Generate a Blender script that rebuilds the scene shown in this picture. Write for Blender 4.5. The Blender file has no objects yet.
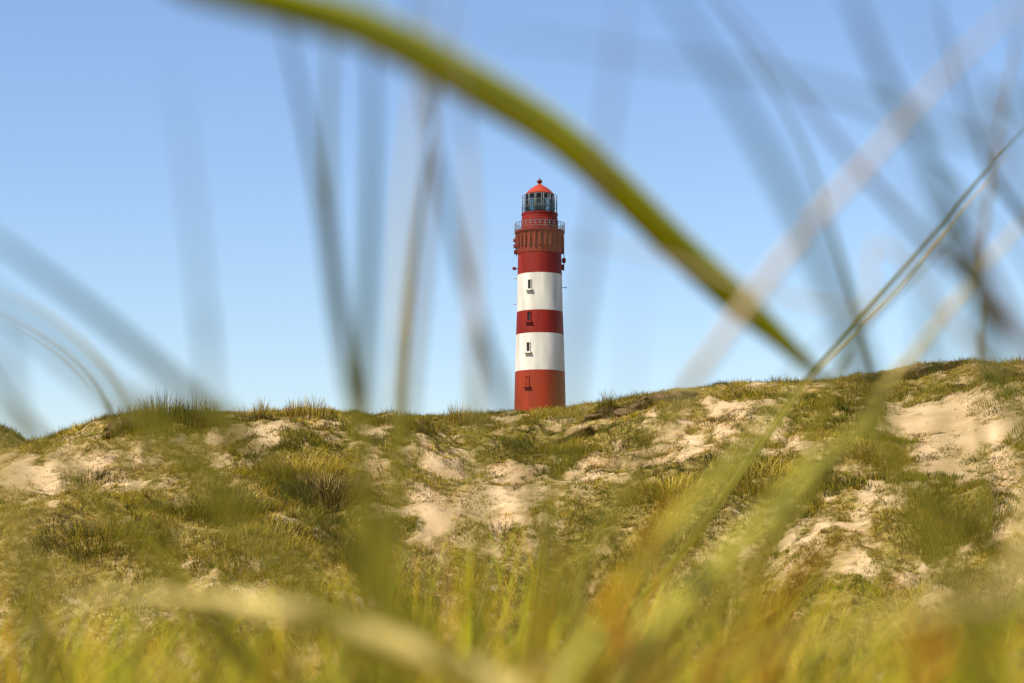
import bpy, bmesh, math, random
import numpy as np
from mathutils import Vector
from mathutils.geometry import interpolate_bezier

random.seed(7)
rng = np.random.default_rng(11)
S = bpy.context.scene
COL = S.collection
PI = math.pi

# ------------------------------------------------------------------ camera frame
W, H, F = 1024.0, 683.0, 1991.0
EYE = Vector((0.0, 0.0, 0.62))
TH = math.atan((600 - H / 2) / F)
CT, ST = math.cos(TH), math.sin(TH)


def ray(px, py):
    a = (px - W / 2) / F
    b = (H / 2 - py) / F
    return Vector((a, CT - b * ST, ST + b * CT))


def at(px, py, d):
    return EYE + ray(px, py) * d


def project(x, y, z):
    zr = z - EYE.z
    d = y * CT + zr * ST
    d = np.where(np.abs(d) < 1e-3, 1e-3, d)
    return W / 2 + F * x / d, H / 2 - F * (-y * ST + zr * CT) / d


def z_at(py, y):
    b = (H / 2 - py) / F
    return EYE.z + y * (ST + b * CT) / (CT - b * ST)


# ------------------------------------------------------------------ noise
def _hash(ix, iy, seed):
    h = (ix.astype(np.int64) * 374761393 + iy.astype(np.int64) * 668265263 + seed * 974634541) & 0x7FFFFFFF
    h = ((h ^ (h >> 13)) * 1274126177) & 0x7FFFFFFF
    h = h ^ (h >> 16)
    return (h & 0xFFFFFF) / float(0xFFFFFF)


def vnoise(x, y, seed=0):
    ix, iy = np.floor(x), np.floor(y)
    fx, fy = x - ix, y - iy
    fx = fx * fx * (3 - 2 * fx)
    fy = fy * fy * (3 - 2 * fy)
    a, b = _hash(ix, iy, seed), _hash(ix + 1, iy, seed)
    c, d = _hash(ix, iy + 1, seed), _hash(ix + 1, iy + 1, seed)
    return (a * (1 - fx) + b * fx) * (1 - fy) + (c * (1 - fx) + d * fx) * fy - 0.5


def fbm(x, y, seed=0, oct=4):
    s, a = 0, 1.0
    for k in range(oct):
        s = s + a * vnoise(x + 17.3 * k, y - 9.1 * k, seed + k)
        x, y, a = x * 2.03, y * 2.03, a * 0.5
    return s


def sstep(a, b, v):
    t = np.clip((v - a) / (b - a), 0, 1)
    return t * t * (3 - 2 * t)


# ------------------------------------------------------------------ the land
CR = np.array([(-900, 540), (-500, 520), (-200, 492), (-60, 490), (0, 472), (40, 456), (62, 446), (95, 433), (130, 424), (170, 420),
               (230, 419), (300, 415), (340, 415), (385, 420), (440, 418), (500, 415), (560, 411), (610, 406),
               (660, 398), (700, 391), (745, 386), (790, 383), (840, 380), (880, 373), (920, 364), (960, 360),
               (1024, 361), (1200, 352), (1600, 356), (2200, 380)], float)
Y_TOWER = 316.0


def y_crest(x):
    return 58 + 2.2 * np.sin(x * 0.21 + 0.6) + 1.2 * np.sin(x * 0.47 + 2.0)


def y_toe(x):
    return 33 + 1.5 * np.sin(x * 0.17 + 1.0) + 0.8 * np.sin(x * 0.5)


def z_crest(x):
    y = y_crest(x)
    px = W / 2 + F * x / (y * CT + 5.5 * ST)
    py = np.interp(px, CR[:, 0], CR[:, 1])
    b = (H / 2 - py) / F
    return EYE.z + y * (ST + b * CT) / (CT - b * ST)


def ground_smooth(x, y):
    yc, yt, zc = y_crest(x), y_toe(x), z_crest(x)
    zt = -1.5
    near = 0.0 * y
    dip = near * (1 - sstep(6, 20, y)) + (zt) * sstep(6, 20, y)
    t = np.clip((y - yt) / (yc - yt), 0, 1)
    front = dip + (zc - zt) * (1 - (1 - t) ** 1.55) * (y > yt)
    u = np.clip((y - yc) / 30.0, 0, 1)
    back = zc + (1.5 - zc) * (u * u * (3 - 2 * u))
    z = np.where(y <= yc, front, back)
    # hill that carries the lighthouse, low swell elsewhere
    r2 = ((x - 4.3) / 46.0) ** 2 + ((y - 318) / 62.0) ** 2
    z = z + np.where(y > yc + 4, 26.0 * np.exp(-r2) * sstep(64, 120, y), 0)
    # second dune, further back on the left
    r3 = ((x + 28.5) / 9.0) ** 2 + ((y - 96) / 9.0) ** 2
    z = z + np.where(y > yc + 4, 8.8 * np.exp(-r3), 0)
    return z


SAND = [  # px centre, half-size, strength : bare patches of the slope, put on the land where they lie
    (45, 490, 42, 22, 1.2), (100, 462, 45, 16, .6), (150, 470, 60, 14, .8), (235, 440, 60, 12, .85), (320, 432, 55, 10, .8),
    (180, 492, 30, 10, .6), (300, 520, 45, 8, .35), (200, 520, 20, 8, .3),
    (425, 512, 52, 22, 1.1), (490, 490, 52, 28, 1.2), (470, 455, 70, 18, .65), (590, 465, 55, 24, 1.1), (640, 440, 60, 18, .9),
    (700, 432, 50, 20, 1.1), (740, 408, 60, 14, .75), (700, 455, 40, 14, .8), (840, 512, 52, 34, 1.25),
    (870, 570, 62, 16, .9), (945, 440, 46, 40, 1.25), (930, 408, 60, 16, .9), (985, 412, 50, 18, .95), (890, 392, 50, 10, .8),
    (1015, 480, 30, 45, 1.0), (1010, 540, 30, 20, .8), (800, 440, 40, 12, .5), (780, 560, 40, 10, .4), (560, 500, 30, 12, .5),
    (1120, 440, 80, 40, 1.0), (-90, 500, 60, 25, .9), (20, 470, 30, 10, .7), (380, 450, 40, 10, .5),
]
GREEN = [(215, 500, 55, 30, .8), (110, 530, 60, 40, .7), (330, 485, 40, 22, .9), (285, 462, 45, 16, .6), (175, 426, 50, 12, 1.0), (680, 480, 60, 25, .6), (560, 440, 50, 16, .6),
         (820, 405, 60, 18, .6), (880, 440, 40, 20, .7), (950, 510, 55, 35, .9), (1000, 375, 60, 9, .9), (770, 470, 60, 25, .7), (620, 520, 60, 25, .5),
         (300, 560, 80, 30, .5), (640, 400, 60, 6, .8), (10, 530, 40, 25, .7), (60, 580, 70, 25, .4)]


def bare(x, y):
    """how bare the sand lies here, about -1 (thick grass) .. 1 (open sand)"""
    px, py = project(x, y, ground_smooth(x, y))
    v = np.full(np.shape(x), -0.40)
    for cx, cy, rx, ry, s in SAND:
        v = v + s * .74 * np.exp(-(((px - cx) / rx) ** 2 + ((py - cy) / ry) ** 2))
    for cx, cy, rx, ry, s in GREEN:
        v = v - s * 0.9 * np.exp(-(((px - cx) / rx) ** 2 + ((py - cy) / ry) ** 2))
    v = v + 0.75 * fbm(x * 0.6, y * 0.42, 5, 3) + 1.25 * fbm(x * 2.6, y * 1.7, 8, 4)
    return v


def ground(x, y):
    x = np.asarray(x, float)
    y = np.asarray(y, float)
    z = ground_smooth(x, y)
    slope = sstep(26, 36, y) * (1 - sstep(300, 500, y))
    crest = np.exp(-((y - y_crest(x)) / 3.0) ** 2)
    amp = slope * (1 - 0.75 * crest)
    soft = 1 - .75 * sstep(.05, .5, np.where((y > 26) & (y < 75), bare(x, y), -1))
    z = z + amp * (0.85 * fbm(x * 0.22, y * 0.22, 21, 3) - .06 + soft * 0.27 * fbm(x * 0.9, y * 0.8, 31, 3) - soft * .14 * np.abs(fbm(x * .7 + 9, y * .9, 35, 3)))
    z = z + slope * (1 - 0.5 * crest) * soft * 0.15 * fbm(x * 3.0, y * 2.8, 41, 3)
    near = 1 - sstep(10, 26, y)
    z = z + near * 0.08 * fbm(x * 0.8, y * 0.8, 51, 3)
    return z


def gz(x, y):
    return float(ground(np.array([x]), np.array([y]))[0])


def hit(px, py):
    """where the line of sight through a point of the picture meets the slope"""
    r = ray(px, py)
    ys = np.arange(24.0, 66.0, 0.04)
    k = ys / r.y
    x = k * r.x
    zr = EYE.z + k * r.z
    below = zr <= ground(x, ys)
    i = int(np.argmax(below)) if below.any() else int(np.argmin(np.abs(ys - y_crest(x))))
    return Vector((x[i], ys[i], float(ground(x[i:i + 1], ys[i:i + 1])[0])))


# ------------------------------------------------------------------ object helpers
def tag(o, label=None, cat=None, group=None, kind=None):
    if label: o['label'] = label
    if cat: o['category'] = cat
    if group: o['group'] = group
    if kind: o['kind'] = kind
    return o


def empty(name, loc):
    o = bpy.data.objects.new(name, None)
    COL.objects.link(o)
    o.location = loc
    o.empty_display_size = 0.2
    return o


def link(name, me, mats, parent=None, smooth=True):
    o = bpy.data.objects.new(name, me)
    COL.objects.link(o)
    for m in (mats if isinstance(mats, (list, tuple)) else [mats]):
        me.materials.append(m)
    if smooth:
        me.polygons.foreach_set('use_smooth', np.ones(len(me.polygons), bool))
    if parent: o.parent = parent
    return o


def np_mesh(name, verts, faces_list, cols=None, uv=None):
    """faces_list: list of int arrays (n,k)"""
    me = bpy.data.meshes.new(name)
    loops = np.concatenate([f.ravel() for f in faces_list]).astype(np.int32)
    tot = np.concatenate([np.full(len(f), f.shape[1]) for f in faces_list]).astype(np.int32)
    start = np.concatenate([[0], np.cumsum(tot)[:-1]]).astype(np.int32)
    me.vertices.add(len(verts))
    me.vertices.foreach_set('co', np.asarray(verts, np.float32).ravel())
    me.loops.add(len(loops))
    me.loops.foreach_set('vertex_index', loops)
    me.polygons.add(len(tot))
    me.polygons.foreach_set('loop_start', start)
    me.polygons.foreach_set('loop_total', tot)
    me.update(calc_edges=True)
    if cols is not None:
        at_ = me.color_attributes.new('col', 'FLOAT_COLOR', 'POINT')
        c4 = np.ones((len(verts), 4), np.float32)
        c4[:, :3] = cols
        at_.data.foreach_set('color', c4.ravel())
    return me


# ------------------------------------------------------------------ materials
def new_mat(name):
    m = bpy.data.materials.new(name)
    m.use_nodes = True
    nt = m.node_tree
    return m, nt, nt.nodes['Principled BSDF'], nt.nodes['Material Output']


def paint(name, rgb, rough=0.55, var=0.12, scale=1.5, stain=None, bump=0.0):
    m, nt, p, out = new_mat(name)
    N, L = nt.nodes, nt.links
    tc = N.new('ShaderNodeTexCoord')
    mp = N.new('ShaderNodeMapping'); mp.inputs['Scale'].default_value = (1, 1, 0.18)
    L.new(tc.outputs['Object'], mp.inputs['Vector'])
    n = N.new('ShaderNodeTexNoise'); n.inputs['Scale'].default_value = scale; n.inputs['Detail'].default_value = 6
    L.new(mp.outputs[0], n.inputs['Vector'])
    r = N.new('ShaderNodeMapRange'); r.inputs['From Min'].default_value = .3; r.inputs['From Max'].default_value = .7
    L.new(n.outputs['Fac'], r.inputs['Value'])
    mx = N.new('ShaderNodeMix'); mx.data_type = 'RGBA'
    a = [c * (1 - var) for c in rgb]
    b = [min(1, c * (1 + var * .6)) for c in rgb]
    if stain: a = stain
    mx.inputs[6].default_value = (*a, 1); mx.inputs[7].default_value = (*b, 1)
    L.new(r.outputs[0], mx.inputs[0])
    L.new(mx.outputs[2], p.inputs['Base Color'])
    p.inputs['Roughness'].default_value = rough
    p.inputs['Specular IOR Level'].default_value = .2
    return m


def blade_mat(name, rgb, trans=0.35, rough=.5, var=.25, stripe=True):
    m, nt, p, out = new_mat(name)
    N, L = nt.nodes, nt.links
    tc = N.new('ShaderNodeTexCoord')
    n = N.new('ShaderNodeTexNoise'); n.inputs['Scale'].default_value = 14; n.inputs['Detail'].default_value = 4
    L.new(tc.outputs['Object'], n.inputs['Vector'])
    mx = N.new('ShaderNodeMix'); mx.data_type = 'RGBA'
    mx.inputs[6].default_value = (*[c * (1 - var) for c in rgb], 1)
    mx.inputs[7].default_value = (*[min(1, c * (1 + var)) for c in rgb], 1)
    L.new(n.outputs['Fac'], mx.inputs[0])
    L.new(mx.outputs[2], p.inputs['Base Color'])
    p.inputs['Roughness'].default_value = rough
    p.inputs['Specular IOR Level'].default_value = .3
    t = N.new('ShaderNodeBsdfTranslucent')
    L.new(mx.outputs[2], t.inputs['Color'])
    ms = N.new('ShaderNodeMixShader'); ms.inputs[0].default_value = trans
    L.new(p.outputs[0], ms.inputs[1]); L.new(t.outputs[0], ms.inputs[2])
    L.new(ms.outputs[0], out.inputs['Surface'])
    return m


def grass_mat(name, trans=.32):
    m, nt, p, out = new_mat(name)
    N, L = nt.nodes, nt.links
    a = N.new('ShaderNodeAttribute'); a.attribute_name = 'col'
    L.new(a.outputs['Color'], p.inputs['Base Color'])
    p.inputs['Roughness'].default_value = .6
    p.inputs['Specular IOR Level'].default_value = .2
    t = N.new('ShaderNodeBsdfTranslucent')
    L.new(a.outputs['Color'], t.inputs['Color'])
    ms = N.new('ShaderNodeMixShader'); ms.inputs[0].default_value = trans
    L.new(p.outputs[0], ms.inputs[1]); L.new(t.outputs[0], ms.inputs[2])
    L.new(ms.outputs[0], out.inputs['Surface'])
    return m


def ground_mat():
    m, nt, p, out = new_mat('dune_ground')
    N, L = nt.nodes, nt.links
    tc = N.new('ShaderNodeTexCoord')
    at_ = N.new('ShaderNodeAttribute'); at_.attribute_name = 'bare'
    n1 = N.new('ShaderNodeTexNoise'); n1.inputs['Scale'].default_value = 4.5; n1.inputs['Detail'].default_value = 9; n1.inputs['Roughness'].default_value = .68
    n2 = N.new('ShaderNodeTexNoise'); n2.inputs['Scale'].default_value = 22; n2.inputs['Detail'].default_value = 6
    n3 = N.new('ShaderNodeTexNoise'); n3.inputs['Scale'].default_value = .9; n3.inputs['Detail'].default_value = 6
    for n in (n1, n2, n3): L.new(tc.outputs['Object'], n.inputs['Vector'])
    # sand
    sand = N.new('ShaderNodeMix'); sand.data_type = 'RGBA'
    sand.inputs[6].default_value = (.42, .285, .15, 1); sand.inputs[7].default_value = (.56, .41, .24, 1)
    r0 = N.new('ShaderNodeMapRange'); r0.inputs['From Min'].default_value = .35; r0.inputs['From Max'].default_value = .65
    L.new(n3.outputs['Fac'], r0.inputs['Value']); L.new(r0.outputs[0], sand.inputs[0])
    # litter: straw to brown to dull green
    cr = N.new('ShaderNodeValToRGB')
    e = cr.color_ramp.elements
    e[0].position = .3; e[0].color = (.050, .034, .010, 1)
    e[1].position = .72; e[1].color = (.42, .31, .125, 1)
    k = e.new(.45); k.color = (.13, .094, .022, 1)
    k = e.new(.58); k.color = (.25, .185, .052, 1)
    L.new(n1.outputs['Fac'], cr.inputs['Fac'])
    # mask
    add = N.new('ShaderNodeMath'); add.operation = 'MULTIPLY_ADD'
    L.new(n1.outputs['Fac'], add.inputs[0]); add.inputs[1].default_value = 2.3
    L.new(at_.outputs['Fac'], add.inputs[2])
    mr = N.new('ShaderNodeMapRange'); mr.inputs['From Min'].default_value = .80; mr.inputs['From Max'].default_value = 1.75
    L.new(add.outputs[0], mr.inputs['Value'])
    mx = N.new('ShaderNodeMix'); mx.data_type = 'RGBA'
    L.new(mr.outputs[0], mx.inputs[0]); L.new(cr.outputs[0], mx.inputs[6]); L.new(sand.outputs[2], mx.inputs[7])
    L.new(mx.outputs[2], p.inputs['Base Color'])
    p.inputs['Roughness'].default_value = .95
    p.inputs['Specular IOR Level'].default_value = .1
    bsum = N.new('ShaderNodeMath'); bsum.operation = 'MULTIPLY_ADD'; bsum.inputs[1].default_value = .35
    L.new(n2.outputs['Fac'], bsum.inputs[0]); L.new(n1.outputs['Fac'], bsum.inputs[2])
    bp = N.new('ShaderNodeBump'); bp.inputs['Strength'].default_value = .6; bp.inputs['Distance'].default_value = .09
    L.new(bsum.outputs[0], bp.inputs['Height'])
    L.new(bp.outputs[0], p.inputs['Normal'])
    return m


# ------------------------------------------------------------------ ground sheet
def axis(parts):
    out = []
    for a, b, n in parts:
        out += list(np.linspace(a, b, n, endpoint=False))
    return out


def spread(a, b, n):  # geometric
    return list(a * (b / a) ** (np.arange(n) / n))


xs_pos = axis([(0, 20, 215), (20, 60, 60)]) + spread(60, 4000, 40) + [4000]
xs = np.array(sorted(set([-v for v in xs_pos] + xs_pos)))
ys = np.array([-v for v in spread(3, 3000, 24)][::-1] + axis([(-3, 12, 60), (12, 28, 40), (28, 66, 430), (66, 130, 110), (130, 420, 90)]) + spread(420, 6000, 30) + [6000])
GX, GY = np.meshgrid(xs, ys)
GZ = ground(GX, GY)
nx, ny = len(xs), len(ys)
V = np.stack([GX.ravel(), GY.ravel(), GZ.ravel()], 1)
idx = np.arange(nx * ny).reshape(ny, nx)
Fq = np.stack([idx[:-1, :-1].ravel(), idx[:-1, 1:].ravel(), idx[1:, 1:].ravel(), idx[1:, :-1].ravel()], 1)
me = np_mesh('ground', V, [Fq])
BR = np.where((V[:, 1] > 26) & (V[:, 1] < 75), bare(V[:, 0], V[:, 1]), -0.5 + 0.4 * fbm(V[:, 0] * .1, V[:, 1] * .1, 3))
ba = me.attributes.new('bare', 'FLOAT', 'POINT')
ba.data.foreach_set('value', BR.astype(np.float32))
tag(link('ground', me, ground_mat()), kind='structure')

# ------------------------------------------------------------------ grass made of many blades (numpy)
PAL = {
    'olive': (.295, .218, .012), 'green': (.175, .160, .008), 'deep': (.042, .046, .006), 'straw': (.54, .385, .11),
    'yellow': (.38, .28, .015), 'brown': (.125, .070, .014), 'heath': (.055, .036, .010), 'pale': (.58, .45, .19), 'rust': (.50, .19, .010), 'lime': (.40, .39, .016), 'gold': (.58, .37, .02),
}


def blades(base, h, width, lean, bend, col, seg=2, seed=0, twist=1.0):
    """base (n,3), h (n), width (n), lean angle dir (n), bend 0..1 (n), col (n,3) -> verts, faces, cols"""
    n = len(base)
    r = np.random.default_rng(seed)
    dx, dy = np.cos(lean), np.sin(lean)
    tw = lean + PI / 2 + r.normal(0, .5, n) * twist
    wx, wy = np.cos(tw), np.sin(tw)
    vs, cs = [], []
    for k in range(seg + 1):
        t = k / seg
        out = bend * t ** 1.8
        up = t * (1 - .42 * bend * t)
        cx = base[:, 0] + dx * h * out
        cy = base[:, 1] + dy * h * out
        cz = base[:, 2] + h * up
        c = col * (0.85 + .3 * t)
        if k < seg:
            w = width * (1 - t) ** .55 * .5
            vs.append(np.stack([cx - wx * w, cy - wy * w, cz], 1))
            vs.append(np.stack([cx + wx * w, cy + wy * w, cz], 1))
            cs += [c, c]
        else:
            vs.append(np.stack([cx, cy, cz], 1))
            cs.append(c)
    m = 2 * seg + 1
    Vv = np.stack(vs, 1).reshape(-1, 3)
    Cc = np.stack(cs, 1).reshape(-1, 3)
    o = np.arange(n) * m
    quads = [np.stack([o + 2 * k, o + 2 * k + 1, o + 2 * k + 3, o + 2 * k + 2], 1) for k in range(seg - 1)]
    tri = np.stack([o + 2 * seg - 2, o + 2 * seg - 1, o + 2 * seg], 1)
    return Vv, quads, tri, Cc


class Grass:
    def __init__(self):
        self.v, self.q, self.t, self.c, self.n = [], [], [], [], 0

    def add(self, *a, **k):
        v, q, t, c = blades(*a, **k)
        self.v.append(v); self.c.append(c)
        self.q += [x + self.n for x in q]
        self.t.append(t + self.n)
        self.n += len(v)

    def mesh(self, name):
        return np_mesh(name, np.concatenate(self.v), ([np.concatenate(self.q)] if self.q else []) + [np.concatenate(self.t)], np.concatenate(self.c))


GM = grass_mat('grass_leaf')


def colvar(cols, r, s=.22):
    f = 1 + r.normal(0, s, (len(cols), 1))
    return np.clip(cols * np.clip(f, .4, 1.8) * (1 + r.normal(0, .07, cols.shape)), .005, .8)


def mix_cols(names, w, n, r):
    P = np.array([PAL[k] for k in names])
    return P[r.choice(len(names), n, p=np.array(w) / sum(w))]


def slope_grass():
    g = Grass()
    r = np.random.default_rng(3)
    # candidate tuft spots over the slope, denser within sight
    n = 125000
    y = r.uniform(29, 63, n)
    half = 0.29 * y + 3
    x = r.uniform(-1, 1, n) * np.where(r.random(n) < .88, half, 30)
    b = bare(x, y)
    keep = (r.random(n) < sstep(.36, -.55, b) ** 1.2 * .9 + .035) & (y < y_crest(x) + 4)
    x, y, b = x[keep], y[keep], b[keep]
    z = ground(x, y)
    n = len(x)
    # what grows here
    kind = fbm(x * .35 + 40, y * .3, 77, 4) + r.normal(0, .10, n)
    pxx, pyy = project(x, y, z)
    for cx, cy, rx, ry, s in GREEN:
        kind = kind - .33 * s * np.exp(-(((pxx - cx) / rx) ** 2 + ((pyy - cy) / ry) ** 2))
    clump = sstep(.0, .30, fbm(x * .8, y * .7, 91, 3))
    for lo, hi, names, w, h0, h1, nb, wd, bd in (
            (-9, -.22, ('deep', 'green', 'olive', 'brown'), (4, 5, 3, 1), .07, .25, 12, .013, .6),
            (-.22, .02, ('olive', 'green', 'yellow', 'straw'), (6, 2, 4, 2), .07, .22, 11, .013, .7),
            (.02, .22, ('yellow', 'olive', 'straw', 'brown'), (5, 4, 4, 1), .06, .20, 10, .012, .8),
            (.22, 9, ('straw', 'brown', 'pale', 'yellow'), (4, 2, 2, 3), .06, .20, 9, .011, .9)):
        s = (kind >= lo) & (kind < hi)
        m = int(s.sum())
        if not m: continue
        tc = colvar(mix_cols(names, w, m, r), r, .25)
        th = r.uniform(h0, h1, m) * (0.65 + .8 * clump[s]) * np.where(b[s] > .1, .65, 1)
        base = np.repeat(np.stack([x[s], y[s], z[s]], 1), nb, 0)
        k = len(base)
        rad = np.repeat(th, nb) * .55
        a = r.uniform(0, 2 * PI, k)
        rr = rad * np.sqrt(r.random(k))
        base[:, 0] += np.cos(a) * rr
        base[:, 1] += np.sin(a) * rr
        base[:, 2] = ground(base[:, 0], base[:, 1]) - .02
        lean = a + r.normal(0, .9, k)
        # sea wind lays the grass over to the right
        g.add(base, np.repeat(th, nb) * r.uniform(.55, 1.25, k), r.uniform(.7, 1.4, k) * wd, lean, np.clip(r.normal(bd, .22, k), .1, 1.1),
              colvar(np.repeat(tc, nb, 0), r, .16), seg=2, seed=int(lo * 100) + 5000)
    # dark cushions and dead wisps lying in the sand
    n = 100000
    y = r.uniform(31, 61, n); x = r.uniform(-1, 1, n) * (.29 * y + 2)
    b = bare(x, y)
    keep = (b > -.15) & (fbm(x * 1.1, y * .9, 15, 4) + r.normal(0, .16, n) > .16 + .06 * np.clip(b, 0, 1)) & (y < y_crest(x))
    x, y = x[keep], y[keep]
    n = len(x); nb = 11
    th = r.uniform(.03, .10, n) * np.where(r.random(n) < .12, 1.8, 1)
    base = np.repeat(np.stack([x, y, y * 0], 1), nb, 0); k = len(base)
    a = r.uniform(0, 2 * PI, k); rr = np.repeat(th, nb) * 1.3 * np.sqrt(r.random(k))
    base[:, 0] += np.cos(a) * rr; base[:, 1] += np.sin(a) * rr
    base[:, 2] = ground(base[:, 0], base[:, 1]) - .015
    tc = colvar(mix_cols(('brown', 'heath', 'olive', 'straw', 'yellow'), (4, 3, 4, 2, 2), n, r), r)
    g.add(base, np.repeat(th, nb) * r.uniform(.6, 1.3, k), r.uniform(.01, .02, k), a, r.uniform(.5, 1.2, k), colvar(np.repeat(tc, nb, 0), r, .2), seg=2, seed=61)
    # rounded cushions of heath, moss and matted marram with dark undersides
    n = 2400
    y = r.uniform(31, 60, n); x = r.uniform(-1, 1, n) * (.29 * y + 2)
    b = bare(x, y)
    f = fbm(x * .5, y * .45, 27, 3)
    keep = (r.random(n) < sstep(-.1, .35, f) * sstep(.55, -.2, b) + .06) & (y < y_crest(x) - .3)
    x, y, b = x[keep], y[keep], b[keep]
    n = len(x); nb = 130
    rad = r.uniform(.16, .55, n) * np.where(b > .1, .55, 1)
    hh = rad * r.uniform(.5, .85, n)
    base = np.repeat(np.stack([x, y, y * 0], 1), nb, 0); k = len(base)
    a = r.uniform(0, 2 * PI, k); q = np.sqrt(r.random(k)); R_ = np.repeat(rad, nb)
    base[:, 0] += np.cos(a) * q * R_ * 1.2; base[:, 1] += np.sin(a) * q * R_
    base[:, 2] = ground(base[:, 0], base[:, 1]) - .02
    tc = colvar(mix_cols(('deep', 'green', 'brown', 'olive', 'heath', 'yellow'), (6, 4, 2.4, 3, 3, 1.5), n, r), r, .25)
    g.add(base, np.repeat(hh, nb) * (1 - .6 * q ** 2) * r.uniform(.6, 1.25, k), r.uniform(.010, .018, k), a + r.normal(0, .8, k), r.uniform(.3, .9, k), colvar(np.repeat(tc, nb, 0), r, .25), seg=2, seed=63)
    # short ragged fringe along the brow
    n = 2600
    x = r.uniform(-23, 26, n); y = y_crest(x) + r.normal(-.4, 1.1, n)
    f = fbm(x * .9, x * 0 + 3, 45, 3)
    keep = r.random(n) < sstep(-.2, .3, f)
    x, y, f = x[keep], y[keep], f[keep]
    n = len(x); nb = 7
    base = np.repeat(np.stack([x, y, y * 0], 1), nb, 0); k = len(base)
    base[:, :2] += r.normal(0, .06, (k, 2)); base[:, 2] = ground(base[:, 0], base[:, 1]) - .02
    th = np.repeat(r.uniform(.08, .26, n) * (1 + .9 * np.clip(f, 0, 1)), nb)
    tc = colvar(mix_cols(('olive', 'brown', 'straw', 'green'), (4, 2, 3, 2), n, r), r)
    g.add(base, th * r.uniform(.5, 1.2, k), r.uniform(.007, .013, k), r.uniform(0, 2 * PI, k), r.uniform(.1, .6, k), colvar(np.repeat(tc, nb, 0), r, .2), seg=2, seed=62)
    return tag(link('dune_grass', g.mesh('dune_grass'), GM, smooth=False), 'short matted olive and straw grass covering the dune slope', 'grass', kind='stuff')


slope_grass()


def back_grass():  # the dune behind on the left, and the lighthouse hill
    g = Grass(); r = np.random.default_rng(8)
    n = 9000
    x = r.uniform(-44, -14, n); y = r.uniform(82, 106, n)
    nb = 7
    base = np.repeat(np.stack([x, y, y * 0], 1), nb, 0); k = len(base)
    base[:, :2] += r.normal(0, .2, (k, 2)); base[:, 2] = ground(base[:, 0], base[:, 1]) - .03
    tc = colvar(mix_cols(('olive', 'green', 'deep', 'brown'), (3, 3, 4, 1), n, r), r)
    g.add(base, r.uniform(.2, .45, k), r.uniform(.02, .035, k), r.uniform(0, 2 * PI, k), r.uniform(.3, .9, k), np.repeat(tc, nb, 0), seg=2, seed=9)
    tag(link('dune_grass', g.mesh('back_grass'), GM, smooth=False), 'dark olive grass covering the lower dune behind at the far left', 'grass', kind='stuff')


back_grass()


# single tufts that stand out
def tuft(name, px, py, hgt, rad, n, names, w, label, cat, group=None, wd=.012, bend=(.15, .6), seed=1, aspect=1.0):
    r = np.random.default_rng(seed + 1000)
    p = hit(px, py)
    a = r.uniform(0, 2 * PI, n); rr = rad * np.sqrt(r.random(n))
    bx = np.cos(a) * rr * aspect; by = np.sin(a) * rr
    bz = ground(p.x + bx, p.y + by) - p.z - .03
    g = Grass()
    prof = 1 - .55 * (rr / rad) ** 2
    tone = fbm(bx * 3 + seed, by * 3, seed, 2)[:, None]
    cols = colvar(mix_cols(names, w, n, r), r, .2) * np.clip(1 + .5 * tone, .6, 1.5)
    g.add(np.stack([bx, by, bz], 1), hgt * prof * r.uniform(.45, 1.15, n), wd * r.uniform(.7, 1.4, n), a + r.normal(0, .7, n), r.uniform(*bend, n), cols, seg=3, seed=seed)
    o = link(name, g.mesh(name), GM, smooth=False)
    o.location = p
    return tag(o, label, cat, group)


CT_G = 'grass tufts along the dune crest'
dk = (('deep', 'green', 'olive', 'brown'), (5, 4, 3, 2))
ol = (('olive', 'yellow', 'green', 'straw'), (5, 3, 2, 2))
bn = (('brown', 'olive', 'straw', 'yellow'), (4, 3, 3, 2))
for args in (
    (128, 424, .72, .50, 420, *dk, 'round dark tuft at the left end of the big mound on the left crest'),
    (163, 421, 1.05, .60, 620, *dk, 'tallest spiky dark green tuft on the left crest mound'),
    (197, 421, .92, .60, 560, *dk, 'broad dark green tuft joined to the right end of the left crest mound'),
    (262, 415, .72, .26, 160, *ol, 'small upright tuft on the crest, first one right of the big left mound'),
    (294, 413, .66, .26, 160, *bn, 'small brownish tuft on the crest between two upright tufts, left of the dark stem'),
    (314, 413, .74, .42, 240, *bn, 'wide brown and olive crest tuft just left of the dark blurred stems'),
    (424, 417, .26, .42, 220, *bn, 'low flat brown tuft on the crest left of the rounded straw tuft'),
    (459, 417, .66, .45, 330, *bn, 'rounded straw brown tuft on the crest, the nearest tuft left of the lighthouse'),
    (607, 407, .72, .30, 260, *dk, 'small dark spiky tuft on the crest just right of the lighthouse'),
    (742, 387, .5, .34, 160, *ol, 'thin yellowish tuft on the crest below the drooping green blade'),
    (964, 360, .30, .70, 460, *dk, 'dark green cushion on the highest part of the right crest'),
    (1010, 362, .28, .75, 420, *ol, 'yellowish green cushion on the crest at the right edge'),
):
    px, py, hg, rd, n, nm, w, lab = args
    tuft('grass_tuft', px, py + 3, hg, rd, int(n * 1.3), nm, w, lab, 'grass tuft', CT_G, seed=int(px), bend=(.05, .45))
SL_G = 'bushy clumps on the dune slope'
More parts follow.
